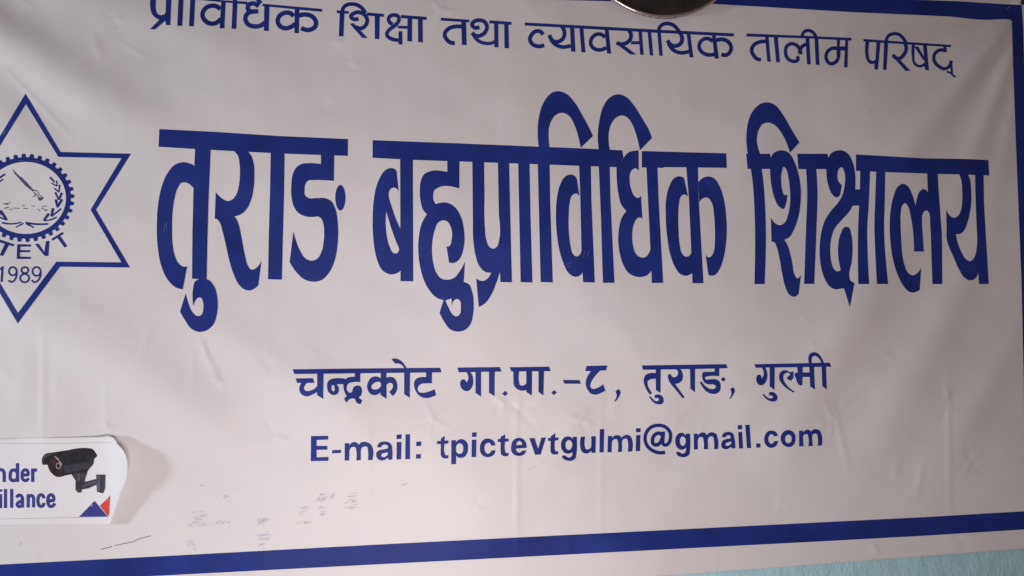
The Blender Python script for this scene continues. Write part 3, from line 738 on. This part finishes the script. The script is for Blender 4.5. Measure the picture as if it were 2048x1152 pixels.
k.s('Q', 3.5, "-1000,130 -400,115 0,105 420,108 880,97", "-1000,745 0,702 400,694 860,685")
printed("frame_line", k, M_LINE, sticker, lift=.00025, surf=sticker_h, grid=50)
k = Ink()
k.s('Q', 27, "-32,413 -32,305", "-32,335 -10,315* 20,318* 33,342 33,411", "138,262 138,410", "138,340 115,316* 90,323* 80,357* 85,390* 110,400* 138,380", "258,303 258,410", "258,335 270,318 291,314",
    "-140,275 -140,380* -115,405* -85,400* -72,375 -72,270")
k.s('Q', 25, "172,357 222,353 222,338* 212,318* 196,314* 179,328* 174,357* 179,388* 200,400* 226,380")
printed("notice_lettering", k, M_PRINT, sticker, lift=.00025, surf=sticker_h, grid=8)
k = Ink()
k.s('Q', 26, "4,505 4,617", "4,468 4,487", "43,465 43,616", "92,465 92,614", "130,533 148,514* 170,522* 177,545 177,613", "180,560 148,570* 134,588* 146,603* 178,588",
    "222,506 222,612", "222,538 245,516* 262,528* 265,552 265,611", "346,540 334,514* 312,514* 301,538* 301,575* 312,600* 335,600* 347,574", "380,560 424,556 424,538* 412,513* 393,513* 379,535* 379,575* 393,602* 415,600* 431,578",
    "-85,570 -38,566 -38,545* -50,520* -70,522* -84,548* -84,585* -70,612* -48,608* -32,588", "-165,510 -140,620 -112,508", "-230,515 -230,622", "-230,545 -215,523 -195,520",
    "-330,515 -330,590* -315,620* -285,612* -272,590", "-270,515 -270,622", "-375,500 -395,478* -430,485* -435,515* -400,545* -372,580* -385,620* -425,622* -440,595")
printed("notice_lettering", k, M_PRINT, sticker, lift=.00025, surf=sticker_h, grid=8)
# printed picture of a bullet camera: flat inks laid over each other
pic = printed("camera_picture", Ink().p('Q', "328,245 336,212* 360,188* 400,180 540,158 690,143* 728,150* 752,175* 768,205 742,230 738,262* 705,305 690,330 640,352 560,350 505,362 450,370* 408,342* 382,300* 377,275 335,274"),
              M_BLACK, sticker, lift=.00025, surf=sticker_h, grid=7)
printed("lens_face", Ink().p('Q', "388,280* 392,235* 412,208* 440,206* 470,235* 492,285* 500,330* 492,355* 455,366* 418,345* 395,315*"), M_LENS, pic, lift=.0005, surf=sticker_h, grid=7)
printed("lens_ring", Ink().e('Q', 460, 283, 17, 21, 7).p('Q', "425,205 445,212* 470,240* 488,280* 482,283 463,245* 440,222*"), M_PALE, pic, lift=.0008, surf=sticker_h, grid=7)
printed("camera_underside", Ink().p('Q', "500,285 620,262 742,235 735,265* 705,303 640,318 520,338 505,320"), M_DARK, pic, lift=.0005, surf=sticker_h, grid=7)
printed("sunshade_edge", Ink().s('Q', 12, "335,262 345,222* 372,200* 405,194", w1=8), M_GREY, pic, lift=.0005, surf=sticker_h, grid=9)
printed("bracket", Ink().p('Q', "565,352 600,340 690,332 672,385 668,410 760,386 757,352 832,352 830,410* 826,470* 812,500 765,488 760,432 700,460 645,470 642,493 614,495 595,472 596,400"),
        M_DARK, pic, lift=.00055, surf=sticker_h, grid=7)
printed("bracket_shine", Ink().p('Q', "762,356 790,355 790,480 768,484 763,430", "655,430 760,402 760,412 655,448", "615,345 632,343 630,400 612,402"), M_GREY, pic, lift=.0008, surf=sticker_h, grid=7)
printed("triangle_mark", Ink().p('Q', "622,686 745,560 850,683"), M_PRINT, sticker, lift=.0005, surf=sticker_h, grid=6)
printed("triangle_mark", Ink().p('Q', "787,598 871,515 860,678 845,672"), M_RED, sticker, lift=.00028, surf=sticker_h, grid=6, label="red triangle mark")

# ------------------------------------------------------------------ the round clock over the top edge
CR = 0.1525
low = W(np.array(1321.), np.array(38.5), .018)
cc = Vector((low[0], -.018, low[2] + CR))
clock = empty("wall_clock", cc, "round dark wall clock with a polished steel rim hanging over the banner's top edge", "wall clock")
def lathe(name, prof, mat, parent, n=160, close=False):
    bm = bmesh.new()
    rings = []
    for r, y in prof:
        if r < 1e-6:
            rings.append([bm.verts.new((cc.x, cc.y - y, cc.z))])
        else:
            rings.append([bm.verts.new((cc.x + r * math.sin(2*math.pi*i/n), cc.y - y, cc.z + r * math.cos(2*math.pi*i/n))) for i in range(n)])
    m = len(rings)
    for j in range(m if close else m - 1):
        a, b = rings[j], rings[(j + 1) % m]
        for i in range(n):
            q = (i + 1) % n
            if len(a) == 1: bm.faces.new((a[0], b[i], b[q]))
            elif len(b) == 1: bm.faces.new((a[i], a[q], b[0]))
            else: bm.faces.new((a[i], a[q], b[q], b[i]))
    bmesh.ops.recalc_face_normals(bm, faces=bm.faces[:])
    me = bpy.data.meshes.new(name); bm.to_mesh(me); bm.free(); me.materials.append(mat)
    me.polygons.foreach_set("use_smooth", [True] * len(me.polygons)); me.update()
    o = bpy.data.objects.new(name, me); COL.objects.link(o)
    return child(o, parent)
rim_prof = []
for i in range(13):
    a = math.pi * i / 12
    rim_prof.append((CR - .0024 + .0024 * math.cos(a), .0068 + .0020 * math.sin(a)))
lathe("steel_rim", [(CR - .0007, .0), (CR, .0008), (CR, .0042), (CR - .0010, .0050), (CR, .0058)] + rim_prof + [(CR - .0050, .0062), (CR - .0058, .0050), (CR - .0058, 0)], M_STEEL, clock, close=True)
lathe("dial", [(0, .0052), (CR - .03, .0052), (CR - .0060, .0052)], M_DIAL, clock)
lathe("case_back", [(0, -.004), (CR - .02, -.004), (CR - .008, .0), (CR - .0062, .0046), (0, .0042)], M_CASE, clock)

# ------------------------------------------------------------------ the nail in the corner
npos = W(np.array(2043.5), np.array(6.0), .004)
bm = bmesh.new()
prof = [(0, .0062), (.0022, .0060), (.0040, .0050), (.0047, .0036), (.0044, .0022), (.0020, .0018), (.0017, .0), (.0015, -.016), (0, -.020)]
n = 20; rings = []
for r, y in prof:
    rings.append([bm.verts.new((r * math.cos(2*math.pi*i/n) * (1 + .06 * math.sin(3*i)), -y, r * math.sin(2*math.pi*i/n))) for i in range(n)] if r else [bm.verts.new((0, -y, 0))])
for a, b in zip(rings[:-1], rings[1:]):
    for i in range(n):
        q = (i + 1) % n
        if len(a) == 1: bm.faces.new((a[0], b[i], b[q]))
        elif len(b) == 1: bm.faces.new((a[i], a[q], b[0]))
        else: bm.faces.new((a[i], a[q], b[q], b[i]))
bmesh.ops.recalc_face_normals(bm, faces=bm.faces[:])
me = bpy.data.meshes.new("nail"); bm.to_mesh(me); bm.free(); me.materials.append(M_NAIL)
me.polygons.foreach_set("use_smooth", [True] * len(me.polygons))
nail = bpy.data.objects.new("nail", me); COL.objects.link(nail)
nail.location = [float(v) for v in npos]
nail['label'] = "small black nail head pinning the banner's top right corner"
nail['category'] = "nail"
